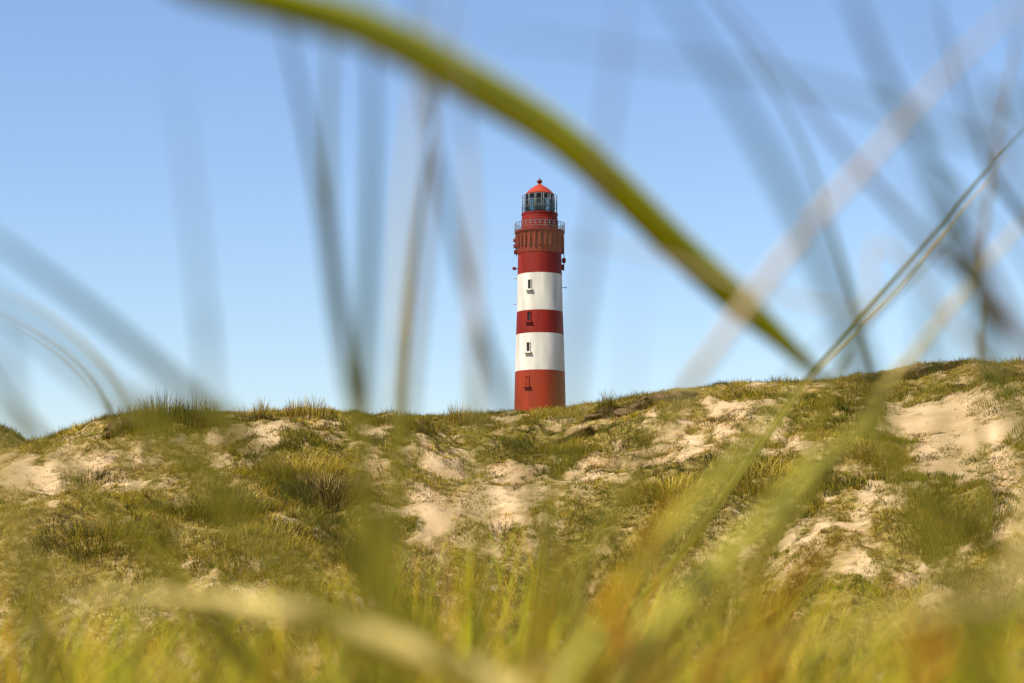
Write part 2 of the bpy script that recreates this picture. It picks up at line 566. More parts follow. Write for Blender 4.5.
for args in (
    (215, 512, .55, 1.25, 1500, *dk, 'large dark green bushy clump on the left slope below the crest mound'),
    (326, 494, .60, .85, 1100, ('brown', 'deep', 'heath', 'straw'), (4, 3, 2, 2), 'dark brown shaded clump on the slope beside the dark blurred stem'),
    (305, 470, .50, .95, 1000, ('yellow', 'olive', 'straw'), (4, 4, 2), 'bright yellow green tussock above the dark brown clump'),
    (105, 535, .45, 1.2, 1200, *dk, 'low dark clump on the far left slope under the bare sand'),
    (255, 545, .40, 1.2, 1000, *ol, 'olive clump on the lower left slope above the pale broad blade'),
    (668, 492, .50, 1.0, 1000, *ol, 'rounded olive clump on the slope below the sand right of the lighthouse'),
    (765, 480, .40, 1.1, 1000, *ol, 'yellow green clump between the two sandy hollows on the right slope'),
    (955, 530, .45, 1.2, 1200, *dk, 'dark green bushy clump on the right slope below the sand'),
    (872, 452, .35, .8, 700, *ol, 'small green clump between two bare sand patches on the right slope'),
    (560, 450, .32, .9, 800, ('olive', 'yellow', 'brown'), (4, 3, 2), 'low yellowish clump on the slope in front of the lighthouse foot'),
):
    px, py, hg, rd, n, nm, w, lab = args
    tuft('grass_clump', px, py + 4, hg * 1.35, rd, int(n * 1.5), nm, w, lab, 'grass clump', SL_G, seed=int(px) + 3, bend=(.3, .9), aspect=1.15)

# clods of dark turf broken out of the brow
CLOD = paint('peaty_turf', (.13, .085, .04), .98, .5, 6)


def clod(px, py, sx, sy, sz, label, seed):
    p = hit(px, py)
    bm = bmesh.new()
    bmesh.ops.create_icosphere(bm, subdivisions=5, radius=1)
    co = np.array([v.co[:] for v in bm.verts])
    f = 1.0 / max(sx, .3)
    wx, wy, wz = co[:, 0] * sx, co[:, 1] * sy, co[:, 2] * sz
    n = fbm(wx * 2.4 + seed, wy * 2.4 + wz * 3, seed, 4)
    n2 = fbm(wz * 9 + wx * 3 + seed, wx * 7 - wy * 6, seed + 5, 4)
    gx, gy = p.x + wx, p.y + wy
    gl = ground(gx, gy) - p.z
    for v, a, b, g_, x_, y_, z_ in zip(bm.verts, n, n2, gl, wx, wy, wz):
        k = 1 + .75 * a + .35 * b
        v.co = Vector((x_ * k * .85, y_ * k * .85, z_ * k * .55 + g_))
    me = bpy.data.meshes.new('turf_clod'); bm.to_mesh(me); bm.free()
    o = link('turf_clod', me, CLOD)
    o.location = p
    rr = np.random.default_rng(seed)
    k = int(4200 * sx + 600)
    a = rr.uniform(0, 2 * PI, k); q = np.sqrt(rr.random(k)) * 1.15
    bx, by = np.cos(a) * q * sx, np.sin(a) * q * sy
    bz = ground(p.x + bx, p.y + by) - p.z + sz * .42 * np.sqrt(np.clip(1 - q ** 2, 0, 1)) * rr.uniform(.2, 1.1, k)
    g = Grass()
    g.add(np.stack([bx, by, bz], 1), rr.uniform(.05, .17, k), rr.uniform(.008, .016, k), np.where(by < 0, -PI / 2 + rr.normal(0, .8, k), a), rr.uniform(.5, 1.3, k),
          colvar(mix_cols(('brown', 'olive', 'straw', 'heath', 'deep'), (4, 1.6, .8, 5, 2.5), k, rr), rr), seg=2, seed=seed)
    link('sod', g.mesh('sod'), GM, o, smooth=False)
    return tag(o, label, 'turf clod', 'broken turf clods on the dune')


for i, a in enumerate((
    (128, 430, .55, .40, .26, 'dark shaded turf edge under the left crest mound'),
    (575, 437, .60, .32, .20, 'long dark turf slab on the slope right of the lighthouse foot'),
    (640, 404, 1.4, .5, .16, 'long brown turf strip along the crest right of the small spiky tuft'),
    (872, 382, .36, .3, .22, 'dark turf knob on the crest where the right rise begins'),
    (906, 374, .95, .42, .28, 'dark overhanging turf edge on the right crest'),
    (938, 368, .80, .42, .26, 'upper dark turf edge just under the highest crest cushion'),
    (970, 388, .45, .4, .10, 'dark turf step on the right slope below the yellowish crest cushion'),
)):
    clod(*a, seed=300 + i)

# ------------------------------------------------------------------ lighthouse
D = Y_TOWER


def zt(py): return z_at(py, D - float(np.interp(py, [178, 232, 300, 420], [.6, 2.2, 2.8, 3.2])))


def mpp(py):  # metres per pixel at that height
    z = zt(py) - EYE.z
    return (D * CT + z * ST) / F


TX = (540.0 - W / 2) * mpp(400)
RED = paint('red_paint', (.18, .010, .004), .6, .3, .9)
RED2 = paint('orange_red_paint', (.235, .028, .007), .55, .20, .9)
DARKRED = paint('dark_red_paint', (.14, .011, .009), .5, .2, 1.2)
WHITE = paint('white_paint', (.55, .53, .48), .6, .28, .7)
STEEL = paint('grey_steel', (.13, .15, .16), .5, .2, 3)
DARK = paint('dark_recess', (.02, .018, .016), .9, .2, 3)
RUST = paint('weathered_corbel', (.155, .010, .005), .7, .35, 2.2, stain=(.115, .028, .010))
COPPER = paint('orange_dome', (.34, .045, .018), .42, .2, 1.5)
ZB = gz(TX, D) - .6
root = empty('lighthouse', (TX, D, ZB))
tag(root, 'tall red and white banded lighthouse rising behind the dune crest', 'lighthouse')


def lathe(name, prof, mats, midx=None, parent=root, seg=72, cx=0.0, cap=True):
    """prof: list of (r, z world); midx: material index per ring segment"""
    bm = bmesh.new()
    rings = []
    for r, z in prof:
        rings.append([bm.verts.new((cx + r * math.cos(2 * PI * k / seg), r * math.sin(2 * PI * k / seg), z - ZB)) for k in range(seg)])
    for i in range(len(rings) - 1):
        for k in range(seg):
            f = bm.faces.new((rings[i][k], rings[i][(k + 1) % seg], rings[i + 1][(k + 1) % seg], rings[i + 1][k]))
            f.material_index = midx[i] if midx else 0
    if cap:
        bm.faces.new(rings[-1]).material_index = midx[-1] if midx else 0
        bm.faces.new(rings[0][::-1]).material_index = midx[0] if midx else 0
    me = bpy.data.meshes.new(name); bm.to_mesh(me); bm.free()
    o = link(name, me, mats, parent, smooth=True)
    me.set_sharp_from_angle(angle=math.radians(35))
    return o


def R(halfpx, py): return halfpx * mpp(py)


def boxes(name, lst, mat, parent, bev=0.0):
    """lst: (cx,cy,cz,sx,sy,sz,rotz) relative to the tower root, one mesh"""
    bm = bmesh.new()
    for cx, cy, cz, sx, sy, sz, rz in lst:
        res = bmesh.ops.create_cube(bm, size=1)
        c, s = math.cos(rz), math.sin(rz)
        for v in res['verts']:
            x, y, z = v.co.x * sx, v.co.y * sy, v.co.z * sz
            v.co = (cx + x * c - y * s, cy + x * s + y * c, cz + z)
    if bev:
        bmesh.ops.bevel(bm, geom=bm.edges[:], offset=bev, segments=2, affect='EDGES')
    me = bpy.data.meshes.new(name); bm.to_mesh(me); bm.free()
    return link(name, me, mat, parent, smooth=False)


def rod_into(bm, a, b, r, seg=8):
    a, b = Vector(a), Vector(b)
    d = (b - a).normalized()
    u = d.orthogonal().normalized(); v = d.cross(u)
    ra = [bm.verts.new(a + (u * math.cos(2 * PI * k / seg) + v * math.sin(2 * PI * k / seg)) * r) for k in range(seg)]
    rb = [bm.verts.new(b + (u * math.cos(2 * PI * k / seg) + v * math.sin(2 * PI * k / seg)) * r) for k in range(seg)]
    for k in range(seg):
        bm.faces.new((ra[k], ra[(k + 1) % seg], rb[(k + 1) % seg], rb[k]))
    bm.faces.new(ra[::-1]); bm.faces.new(rb)


def rods(name, lst, mat, parent, r=.05):
    bm = bmesh.new()
    for q in lst:
        rod_into(bm, q[0], q[1], q[2] if len(q) > 2 else r)
    me = bpy.data.meshes.new(name); bm.to_mesh(me); bm.free()
    return link(name, me, mat, parent)


def ring_pts(r, z, n=48):
    return [(r * math.cos(2 * PI * k / n), r * math.sin(2 * PI * k / n), z - ZB) for k in range(n)]


def rad_at(py):  # tapering shaft
    return R(float(np.interp(py, [236, 273, 310, 332, 370, 412, 440], [21.2, 22.3, 23.0, 23.9, 25.0, 25.9, 26.6])), py)


prof, mi = [], []
LEV = [(ZB, 1), (zt(370), 0), (zt(333), 2), (zt(310), 0), (zt(273), 2), (zt(236), 2)]


def r_of_z(z):
    pys = np.linspace(200, 470, 400)
    zs = np.array([zt(p) for p in pys])
    return rad_at(float(np.interp(-z, -zs, pys)))


zz = [ZB, zt(400), zt(370), zt(352), zt(333), zt(322), zt(310), zt(290), zt(273), zt(255), zt(240)]
mm = [1, 1, 0, 0, 2, 2, 0, 0, 2, 2]
lathe('tower_shaft', [(r_of_z(z), z) for z in zz], [WHITE, RED2, RED], mm)
# corbel drum with brackets under the gallery
rc0 = R(21.6, 252)
lathe('corbel_drum', [(rc0 - .15, zt(253)), (rc0 + .08, zt(252)), (R(22.3, 248), zt(248)), (R(22.6, 236), zt(236)), (R(23.6, 232.5), zt(232.5)), (R(23.8, 231.6), zt(231.6))], [RUST])
brk = []
for k in range(28):
    a = 2 * PI * k / 28
    rr = R(22.7, 240) + .02
    brk.append((rr * math.cos(a), rr * math.sin(a), (zt(246) + zt(233)) / 2 - ZB, .5, .32, zt(233) - zt(246), a))
boxes('corbel_bracket', brk, RUST, root, .04)
lathe('gallery_deck', [(R(22, 232), zt(232) + .02), (R(25.0, 231.4), zt(231.4)), (R(25.2, 230.5), zt(230.5)), (R(25.2, 229.2), zt(229.2)), (R(20, 229.2), zt(229.2) + .01)], [DARKRED])
rg = R(24.8, 226)
zr0, zr1 = zt(229.2) - ZB, zt(222) - ZB
lst = []
for k in range(32):
    a = 2 * PI * k / 32
    lst.append(((rg * math.cos(a), rg * math.sin(a), zr0), (rg * math.cos(a), rg * math.sin(a), zr1), .045))
for f in (.33, .66, 1.0):
    pts = ring_pts(rg, zt(229.2) + (zr1 - zr0) * f, 64)
    for k in range(64): lst.append((pts[k], pts[(k + 1) % 64], .055 if f == 1 else .035))
rods('gallery_railing', lst, STEEL, root)
lathe('watch_room', [(R(18.6, 229), zt(229) - .03), (R(18.5, 219), zt(219)), (R(18.5, 218.6), zt(218.6)), (R(17.9, 218), zt(218)), (R(17.8, 214), zt(214)),
                     (R(18.3, 213.6), zt(213.6)), (R(18.3, 212.2), zt(212.2)), (R(15, 212), zt(212) + .01)], [RED])
bx = boxes('door', [(.9, -R(18.4, 222) + .05, (zt(228.8) + zt(218.8)) / 2 - ZB, .85, .25, zt(218.8) - zt(228.8), 0)], DARKRED, root, .03)
boxes('handle', [(1.22, -R(18.4, 222) - .1, (zt(224.2)) - ZB, .06, .08, .18, 0)], STEEL, bx)
# lantern room
rl = R(14.6, 203)
zl0, zl1 = zt(212.2), zt(193.8)
gm, gnt, gp, go = new_mat('lantern_glass')
gp.inputs['Base Color'].default_value = (.86, .94, .95, 1); gp.inputs['Roughness'].default_value = .03
gp.inputs['Transmission Weight'].default_value = 1; gp.inputs['IOR'].default_value = 1.02
tr = gnt.nodes.new('ShaderNodeBsdfTransparent'); gl = gnt.nodes.new('ShaderNodeBsdfGlossy'); gl.inputs['Roughness'].default_value = .05
tr.inputs['Color'].default_value = (.48, .54, .55, 1)
fr = gnt.nodes.new('ShaderNodeFresnel'); fr.inputs['IOR'].default_value = 1.35
ms = gnt.nodes.new('ShaderNodeMixShader')
gnt.links.new(fr.outputs[0], ms.inputs[0]); gnt.links.new(tr.outputs[0], ms.inputs[1]); gnt.links.new(gl.outputs[0], ms.inputs[2])
gnt.links.new(ms.outputs[0], go.inputs['Surface'])
lan = lathe('lantern', [(rl, zl0 - .02), (rl, zl1 + .02)], [gm], cap=False)
lst = []
for k in range(12):
    a = 2 * PI * (k + .5) / 12
    r_ = rl + .02
    lst.append(((r_ * math.cos(a), r_ * math.sin(a), zl0 - ZB), (r_ * math.cos(a), r_ * math.sin(a), zl1 - ZB), .07))
for f in (.33, .66):
    pts = ring_pts(rl + .02, zl0 + (zl1 - zl0) * f, 48)
    for k in range(48): lst.append((pts[k], pts[(k + 1) % 48], .05))
rods('glazing_bar', lst, STEEL, lan)
ro = R(17.4, 204)
lst = []
for k in range(16):
    a = 2 * PI * (k + .25) / 16
    lst.append(((ro * math.cos(a), ro * math.sin(a), zt(212.6) - ZB), (ro * math.cos(a), ro * math.sin(a), zt(195) - ZB), .05))
for f in (0.42, 1.0):
    pts = ring_pts(ro, zt(212.6) + (zt(195) - zt(212.6)) * f, 64)
    for k in range(64): lst.append((pts[k], pts[(k + 1) % 64], .04))
rods('lantern_rail', lst, STEEL, root)
LENS = paint('lens_glass', (.42, .47, .36), .15, .3, 4)
zc = (zl0 + zl1) / 2
lathe('lens', [(.8, zl0 + .05), (.8, zl0 + .5), (.9, zl0 + .6), (1.1, zc - .35), (1.15, zc), (1.1, zc + .35), (.85, zc + .9), (.5, zl1 - .3), (.45, zl1)], [LENS, STEEL], [1, 1, 0, 0, 0, 0, 0, 1], lan)
dome = lathe('dome', [(R(14.2, 194), zl1 - .05), (R(14.6, 193), zl1 + .12), (R(13.8, 192), zt(192.4)), (R(11.6, 190), zt(190.0)), (R(8.6, 187), zt(187.6)), (R(5.4, 185), zt(185.5)), (R(3.0, 184), zt(184.2)), (R(1.6, 183), zt(183.2))], [COPPER])
zf = zt(183.2)
lathe('finial', [(.16, zf - .1), (.2, zf + .1), (.38, zf + .22), (.47, zf + .42), (.38, zf + .62), (.15, zf + .74), (.06, zf + 1.0)], [DARKRED], parent=dome, seg=20)
# windows : recess, frame and sill, facing a little left of the camera
for py, pxo, frm in ((284.5, -10.3, WHITE), (316.5, -10.8, RED), (347.0, -11.6, WHITE), (381.0, -12.6, RED2)):
    rr = rad_at(py)
    hx = pxo * mpp(py)
    an = math.asin(hx / rr)
    z = zt(py) - ZB
    nx_, ny_ = math.sin(an), -math.cos(an)
    hh = 8.4 * mpp(py); ww = 3.0 * mpp(py)
    pane_mat = DARK if py < 370 else RED2
    w_ = boxes('window', [(nx_ * (rr - .03), ny_ * (rr - .03), z, ww, .16, hh, an)], pane_mat, root)
    fr_ = []
    for sx in (-1, 1):
        ox = sx * (ww / 2 + .05)
        fr_.append((nx_ * rr + ox * math.cos(an), ny_ * rr + ox * math.sin(an), z, .09, .30, hh, an))
    fr_.append((nx_ * rr, ny_ * rr, z + hh / 2 + .06, ww + .2, .34, .11, an))
    boxes('frame', fr_, frm, w_)
    boxes('sill', [(nx_ * (rr + .16), ny_ * (rr + .16), z - hh / 2 - .28, ww + .75, .62, .24, an)], frm, w_, .03)
# side fittings seen in outline
def side(px, py, out=0.0):
    rr = rad_at(py)
    return (px - 539.4) * mpp(py), zt(py) - ZB


def fitting(name, panels, mat, mast, arms):
    m_ = rods(name, [mast], STEEL, root, .06)
    for cx, cz, sx, sy, sz in panels:
        boxes('panel', [(cx, 0, cz, sx, sy, sz, 0)], mat, m_, .06)
    for a in arms:
        rods('bracket', [a], STEEL, m_, .06)


x0, z0 = side(514.6, 238)
fitting('antenna_mast', [(x0, z0, .55, .5, .5), (x0 + .1, z0 - .95, .7, .6, .55), (x0 + .25, z0 - 1.9, .8, .6, .65)], DARKRED, ((x0, 0, z0 + .6), (x0 + .25, 0, z0 - 2.6), .07),
        [((x0, 0, z0 - .2), (x0 + 1.3, 0, z0 - .4)), ((x0 + .2, 0, z0 - 1.8), (x0 + 1.2, 0, z0 - 1.8))])
x1, z1 = side(514.0, 266)
fitting('lamp_arm', [(x1, z1, .6, .5, .45)], DARKRED, ((x1, 0, z1), (x1 + 1.0, 0, z1 - .1), .06), [])
x2, z2 = side(564.2, 258)
fitting('antenna_mast', [(x2 - .1, z2, .6, .5, .75), (x2 - .3, z2 - 1.1, .45, .4, .9), (x2 - .35, z2 + 1.5, .5, .4, .8), (x2 - .3, z2 + 3.0, .5, .5, .9)], RED, ((x2 - .1, 0, z2 + 3.6), (x2 - .1, 0, z2 - 1.7), .07),
        [((x2 - .1, 0, z2), (x2 - 1.0, 0, z2)), ((x2 - .2, 0, z2 + 3), (x2 - 1.1, 0, z2 + 3))])
for px_, py_, m_ in ((565.4, 285, STEEL), (513.8, 301.5, WHITE), (514.2, 276, WHITE)):
    xx, z3 = side(px_, py_)
    sg = -1 if xx > 0 else 1
    fitting('lamp_arm', [(xx, z3, .28, .3, .22)], m_, ((xx, 0, z3), (xx + sg * 1.0, 0, z3), .05), [])

# ------------------------------------------------------------------ tall grass blades close to the camera
LEAF = None


def leaf_mat():
    m, nt, p, out = new_mat('marram_leaf')
    N, L = nt.nodes, nt.links
    a = N.new('ShaderNodeAttribute'); a.attribute_name = 'col'
    tc = N.new('ShaderNodeTexCoord')
    n = N.new('ShaderNodeTexNoise'); n.inputs['Scale'].default_value = 16; n.inputs['Detail'].default_value = 4
    L.new(tc.outputs['Object'], n.inputs['Vector'])
    r = N.new('ShaderNodeMapRange'); r.inputs['To Min'].default_value = .72; r.inputs['To Max'].default_value = 1.28
    L.new(n.outputs['Fac'], r.inputs['Value'])
    mx = N.new('ShaderNodeMix'); mx.data_type = 'RGBA'; mx.blend_type = 'MULTIPLY'; mx.inputs[0].default_value = 1
    L.new(a.outputs['Color'], mx.inputs[6]); L.new(r.outputs[0], mx.inputs[7])
    L.new(mx.outputs[2], p.inputs['Base Color'])
    p.inputs['Roughness'].default_value = .55; p.inputs['Specular IOR Level'].default_value = .12
    t = N.new('ShaderNodeBsdfTranslucent'); L.new(mx.outputs[2], t.inputs['Color'])
    ms = N.new('ShaderNodeMixShader'); ms.inputs[0].default_value = .35
    L.new(p.outputs[0], ms.inputs[1]); L.new(t.outputs[0], ms.inputs[2]); L.new(ms.outputs[0], out.inputs['Surface'])
    return m


LEAF = leaf_mat()
BC = {
    'green': (.46, .45, .006), 'deep': (.050, .070, .006), 'dark': (.13, .145, .014), 'olive': (.18, .18, .025), 'blue': (.075, .115, .045), 'slate': (.10, .115, .06),
    'tan': (.38, .27, .10), 'pale': (.66, .53, .26), 'cream': (.80, .65, .24), 'pink': (.68, .55, .37), 'violet': (.20, .14, .10),
    'lime': (.52, .47, .075), 'rust': (.60, .23, .010), 'gold': (.70, .42, .02), 'brown': (.36, .155, .012), 'fawn': (.68, .53, .13),
}
ROOTC = np.array((.24, .21, .02))


def catmull(P, n):
    P = [P[0] * 2 - P[1]] + P + [P[-1] * 2 - P[-2]]
    out = []
    for i in range(1, len(P) - 2):
        a, b, c, d = P[i - 1:i + 3]
        for k in range(n):
            t = k / n
            out.append(.5 * ((2 * b) + (c - a) * t + (2 * a - 5 * b + 4 * c - d) * t * t + (3 * b - a - 3 * c + d) * t ** 3))
    out.append(P[-2])
    return out


D_G = 'blurred blades in front of the dune'


def strand(name, pts, width, color, label, cat='grass stalk', group='tall blurred marram stalks in front of the sky', round_=False,
           root_=True, tip=.12, taper0=.75, roll=None, nodes=(), trans=.35, wprof=None, tw=1.0):
    """pts: (px, py, depth) or ('w', x, y, z), from root end to tip. width in mm."""
    P = [Vector(p[1:]) if p[0] == 'w' else at(*p) for p in pts]
    if root_ and group == D_G: tip *= .42
    if root_:  # carry the stem on down to the ground, bending slowly upright
        p0 = P[0]
        d = (P[0] - P[1]).normalized()
        drop = p0.z - (gz(p0.x, p0.y) - .02)
        sl = max(-.9, min(.9, d.x / max(.25, -d.z)))
        q1 = p0 + Vector((sl * drop * .38, 0, -drop * .4))
        q2 = p0 + Vector((sl * drop * .62, 0, 0))
        q2.z = gz(q2.x, q2.y) - .02
        P = [q2, q1] + P
    C = catmull(P, 10)
    L = [0.0]
    for a, b in zip(C, C[1:]): L.append(L[-1] + (b - a).length)
    T = [l / L[-1] for l in L]
    rnd = random.Random(label)
    roll = rnd.uniform(-.35, .35) if roll is None else roll
    base = P[0].copy()
    ct = np.array(BC[color]); cols = []
    bm = bmesh.new()
    rings = []
    w0 = width / 1000.0
    for i, c in enumerate(C):
        tg = (C[min(i + 1, len(C) - 1)] - C[max(i - 1, 0)]).normalized()
        view = (EYE - c).normalized()
        s = tg.cross(view)
        if s.length < 1e-4: s = Vector((1, 0, 0))
        s.normalize()
        nrm = s.cross(tg).normalized()
        a = roll + tw * .5 * math.sin(T[i] * 2.2 + roll)
        s2 = s * math.cos(a * .6) + nrm * math.sin(a * .6)
        n2 = tg.cross(s2).normalized()
        t = T[i]
        w = w0 * (taper0 + (1 - taper0) * min(1, t / .25)) * (min(1, (1 - t) / max(tip, 1e-3)) ** .7 if tip else 1)
        if wprof: w *= float(np.interp(t, *wprof))
        w = max(w, w0 * .06)
        for nt_ in nodes:
            w *= 1 + .35 * math.exp(-((t - nt_) / .012) ** 2)
        _, pyc = project(c.x, np.array(c.y), c.z)
        f = float(np.clip((425 - pyc) / 90, 0, 1)) if group.startswith('tall') else 1.0
        cols += [ROOTC * (1 - f) + ct * f] * 8
        ring = []
        if round_:
            for k in range(8):
                q = 2 * PI * k / 8
                ring.append(bm.verts.new(c - base + (s2 * math.cos(q) + n2 * math.sin(q)) * w * .5))
        else:  # folded leaf : a shallow V with a midrib
            th = w * .10
            for u, h in ((-.5, .16), (-.25, .04), (0, -.06), (.25, .04), (.5, .16), (.25, -.06), (0, -.18), (-.25, -.06)):
                ring.append(bm.verts.new(c - base + s2 * (u * w) + n2 * (h * w)))
        rings.append(ring)
    m = 8
    for i in range(len(rings) - 1):
        for k in range(m):
            bm.faces.new((rings[i][k], rings[i][(k + 1) % m], rings[i + 1][(k + 1) % m], rings[i + 1][k]))
    bm.faces.new(rings[0][::-1]); bm.faces.new(rings[-1])
    me = bpy.data.meshes.new(name); bm.to_mesh(me); bm.free()
    ca = me.color_attributes.new('col', 'FLOAT_COLOR', 'POINT')
    c4 = np.ones((len(me.vertices), 4), np.float32); c4[:, :3] = np.array(cols)
    ca.data.foreach_set('color', c4.ravel())
    o = link(name, me, LEAF, None)
    o.location = base
    return tag(o, label, cat, group)


def B(label, color, width, *pts, **k):
    return strand(k.pop('name', 'grass_stalk'), list(pts), width, color, label, **k)


# the big arching leaf
B('broad bright green leaf arching across the whole upper picture, in front of the sky', 'green', 15.5,
  ('w', -.62, .46, -.02), ('w', -.60, .47, .40), ('w', -.42, .50, .78), (40, -75, .44), (190, -26, .44), (300, 4, .46), (379, 30, .50), (474, 80, .58), (558, 132, .67),
  (620, 186, .74), (680, 245, .79), (735, 295, .83), (780, 336, .86), (842, 396, .89), root_=False, tip=.05, roll=.45, wprof=((0, .45, .62, .80, 1), (.30, .30, .52, .96, 1.0)))
# sky, left
B('faint grey upright blade in the open sky, left of the dark stem pair', 'slate', 1.82, (212, 430, .42), (205, 340, .42), (196, 240, .42), (184, 140, .42), (172, 60, .42))
B('bluish blade leaning up to the left edge of the picture above the crest mound', 'blue', 4.0, (300, 500, .50), (250, 448, .50), (190, 394, .50), (130, 342, .50), (60, 286, .50), (-10, 236, .50), (-90, 190, .50), tip=.1, roll=0, tw=0)
B('wide faint bluish blade bending under the other one at the left edge', 'blue', 4.2, (240, 520, .36), (180, 462, .36), (130, 412, .36), (70, 360, .36), (0, 305, .36), (-80, 260, .36), tip=.1, roll=0, tw=0)
B('thin brown curved stalk at the left edge, nearly in focus', 'pale', 3.0, (120, 445, 1.5), (108, 412, 1.5), (92, 384, 1.5), (66, 357, 1.5), (34, 334, 1.5), (-6, 312, 1.5), (-30, 304, 1.5), round_=True)
B('dark slanting blade low at the left edge in front of the far dune', 'dark', 5.0, (70, 470, .6), (42, 440, .6), (15, 408, .6), (-10, 372, .6), (-25, 320, .6), tip=.2)
B('broad dark smear of a blade upright along the left edge', 'blue', 3.38, (14, 470, .34), (6, 400, .34), (-2, 340, .34), (-8, 290, .34))
B('grey blade leaning left, leftmost of the dark stems left of the lighthouse', 'slate', 3.3, (366, 470, 0.57), (350, 390, 0.57), (336, 310, 0.57), (322, 210, 0.57), (303, 110, 0.57), (278, 0, 0.57), (262, -60, 0.57))
B('dark olive stem running into the dune, sharpest of the stems left of the lighthouse', 'olive', 4.6, (372, 540, 0.62), (362, 470, 0.62), (350, 390, 0.62), (338, 310, 0.62), (329, 220, 0.62), (327, 130, 0.62), (331, 40, 0.62), (336, -30, 0.62), roll=.9)
B('wide pale blue upright blade just right of the dark olive stem', 'blue', 4.2, (362, 470, 0.55), (363, 380, 0.55), (368, 280, 0.55), (371, 180, 0.55), (372, 80, 0.55), (366, -20, 0.55))
B('short grey blade filling between the dark stem and the pale blue blade', 'blue', 2.8, (362, 480, 0.58), (354, 390, 0.58), (346, 300, 0.58), (338, 220, 0.58), tip=.5)
B('fawn upright stalk between the dark stems and the lighthouse', 'tan', 2.9, (404, 470, 0.55), (411, 380, 0.55), (421, 280, 0.55), (430, 180, 0.55), (433, 90, 0.55), (428, 0, 0.55), (425, -60, 0.55), round_=True)
B('grey blade crossing behind the fawn stalk and leaning right toward the lighthouse foot', 'slate', 3.2, (520, 460, 0.56), (500, 390, 0.56), (474, 310, 0.56), (452, 230, 0.56), (430, 130, 0.56), (416, 40, 0.56), (410, -40, 0.56))
B('whitish very blurred plume high left of the lighthouse top', 'pink', 6.0, (478, 480, 0.55), (474, 330, 0.55), (470, 200, 0.55), (462, 90, 0.55), (452, -10, 0.55), tip=.3, wprof=((0, .74, .84, 1), (.12, .14, 1, .8)))
B('pale grey very blurred leaf left of the fawn stalk', 'cream', 2.2, (392, 480, 0.55), (398, 330, 0.55), (402, 200, 0.55), (420, 60, 0.55), (440, -20, 0.55))
B('faint grey violet blade just right of the lighthouse, leaning right', 'violet', 2.08, (566, 450, .42), (578, 330, .42), (592, 240, .42), (608, 120, .42), (622, 0, .42), (628, -50, .42))
B('faint violet blade low right of the lighthouse', 'violet', 1.82, (622, 470, .40), (630, 380, .40), (638, 290, .40), (646, 220, .40), tip=.4)
B('thin faint rosy stalk lying level behind the lighthouse top', 'pink', 1.5, ('w', .34, .6, -.02), ('w', .36, .62, .35), (960, 330, .62), (860, 312, .62), (760, 290, .62), (660, 257, .62), (560, 239, .62), (450, 238, .62), root_=False, round_=True)
B('pale greenish blade lying almost level across the top of the picture', 'olive', 1.7, ('w', .30, .36, -.02), ('w', .31, .38, .45), (1100, 190, .40), (1000, 150, .40), (880, 105, .40), (760, 72, .40), (650, 58, .40), (560, 42, .40), (440, 30, .40), root_=False)
# sky, right
B('broad dark blue blade leaning left, the widest right of the lighthouse', 'blue', 4.16, (900, 470, .38), (862, 370, .38), (832, 290, .38), (786, 190, .38), (726, 84, .38), (672, 0, .38), (640, -50, .38))
B('thin violet brown stalk running down from the top to the right edge', 'violet', 2.86, (1090, 420, .62), (1012, 328, .62), (924, 238, .62), (852, 160, .62), (790, 82, .62), (722, 0, .62), (690, -40, .62), round_=True)
B('pale tan jointed stem leaning right, the brightest stem in the right sky', 'pink', 3.1, (640, 470, 0.54), (700, 370, 0.54), (762, 285, 0.54), (820, 214, 0.54), (866, 164, 0.54), (904, 120, 0.54), (950, 68, 0.54), (1024, -4, 0.54), (1070, -50, 0.54), round_=True, nodes=(.62, .70, .78))
B('dark blue blade leaning left beside the brown one at the top right', 'blue', 4.16, (1020, 440, .45), (988, 340, .45), (960, 245, .45), (920, 145, .45), (880, 70, .45), (846, -10, .45), (830, -50, .45))
B('brown shadowy blade end at the top right, next to the dark blue one', 'violet', 3.38, (1000, 300, .45), (950, 200, .45), (905, 110, .45), (872, 40, .45), (850, -30, .45))
B('upright bluish blade between the two leaning stems at the right', 'blue', 3.64, (938, 480, .40), (924, 360, .40), (926, 280, .40), (944, 200, .40), (950, 120, .40), tip=.4)
B('sharp thin olive stalk slanting up to the right edge', 'olive', 5.2, (560, 690, 2.7), (690, 540, 2.8), (790, 400, 2.9), (822, 360, 2.95), (884, 290, 3.0), (940, 226, 3.05), (990, 166, 3.1), (1040, 112, 3.15), round_=True, trans=.15)
B('sharp pale straw stalk twined beside the thin olive one', 'fawn', 4.6, (570, 690, 2.7), (696, 538, 2.8), (794, 402, 2.9), (830, 358, 2.95), (892, 296, 3.0), (930, 250, 3.05), (968, 204, 3.1), (1012, 150, 3.1), round_=True)
B('short dark blade crossing low over the crest under the sharp stalks', 'olive', 3.2, (720, 470, .8), (790, 372, .8), (842, 322, .8), (892, 280, .8), (940, 240, .8), tip=.4)
B('white leaning stalk at the right edge, lower than the pale jointed stem', 'cream', 4.0, (850, 440, .85), (906, 364, .85), (960, 296, .85), (1010, 236, .85), (1060, 180, .85), round_=True)
B('thin dark blue blade near the right edge, bending right', 'blue', 2.86, (1090, 310, .75), (1024, 222, .75), (988, 168, .75), (962, 96, .75), (942, 20, .75), (932, -40, .75))
B('brown leaning blade at the right edge below the white stalk', 'violet', 3.90, (1080, 420, .6), (1010, 336, .6), (960, 270, .6), (926, 200, .6), (890, 150, .6), tip=.3)
B('faint blue blade low at the right, beside the white stalk', 'blue', 2.34, (960, 460, .35), (948, 370, .35), (930, 300, .35), (915, 240, .35), (880, 130, .35))
B('faint hazy violet leaf high at the top right corner', 'violet', 3.12, (1100, 330, .27), (1040, 210, .27), (980, 110, .27), (920, 30, .27), (880, -30, .27))
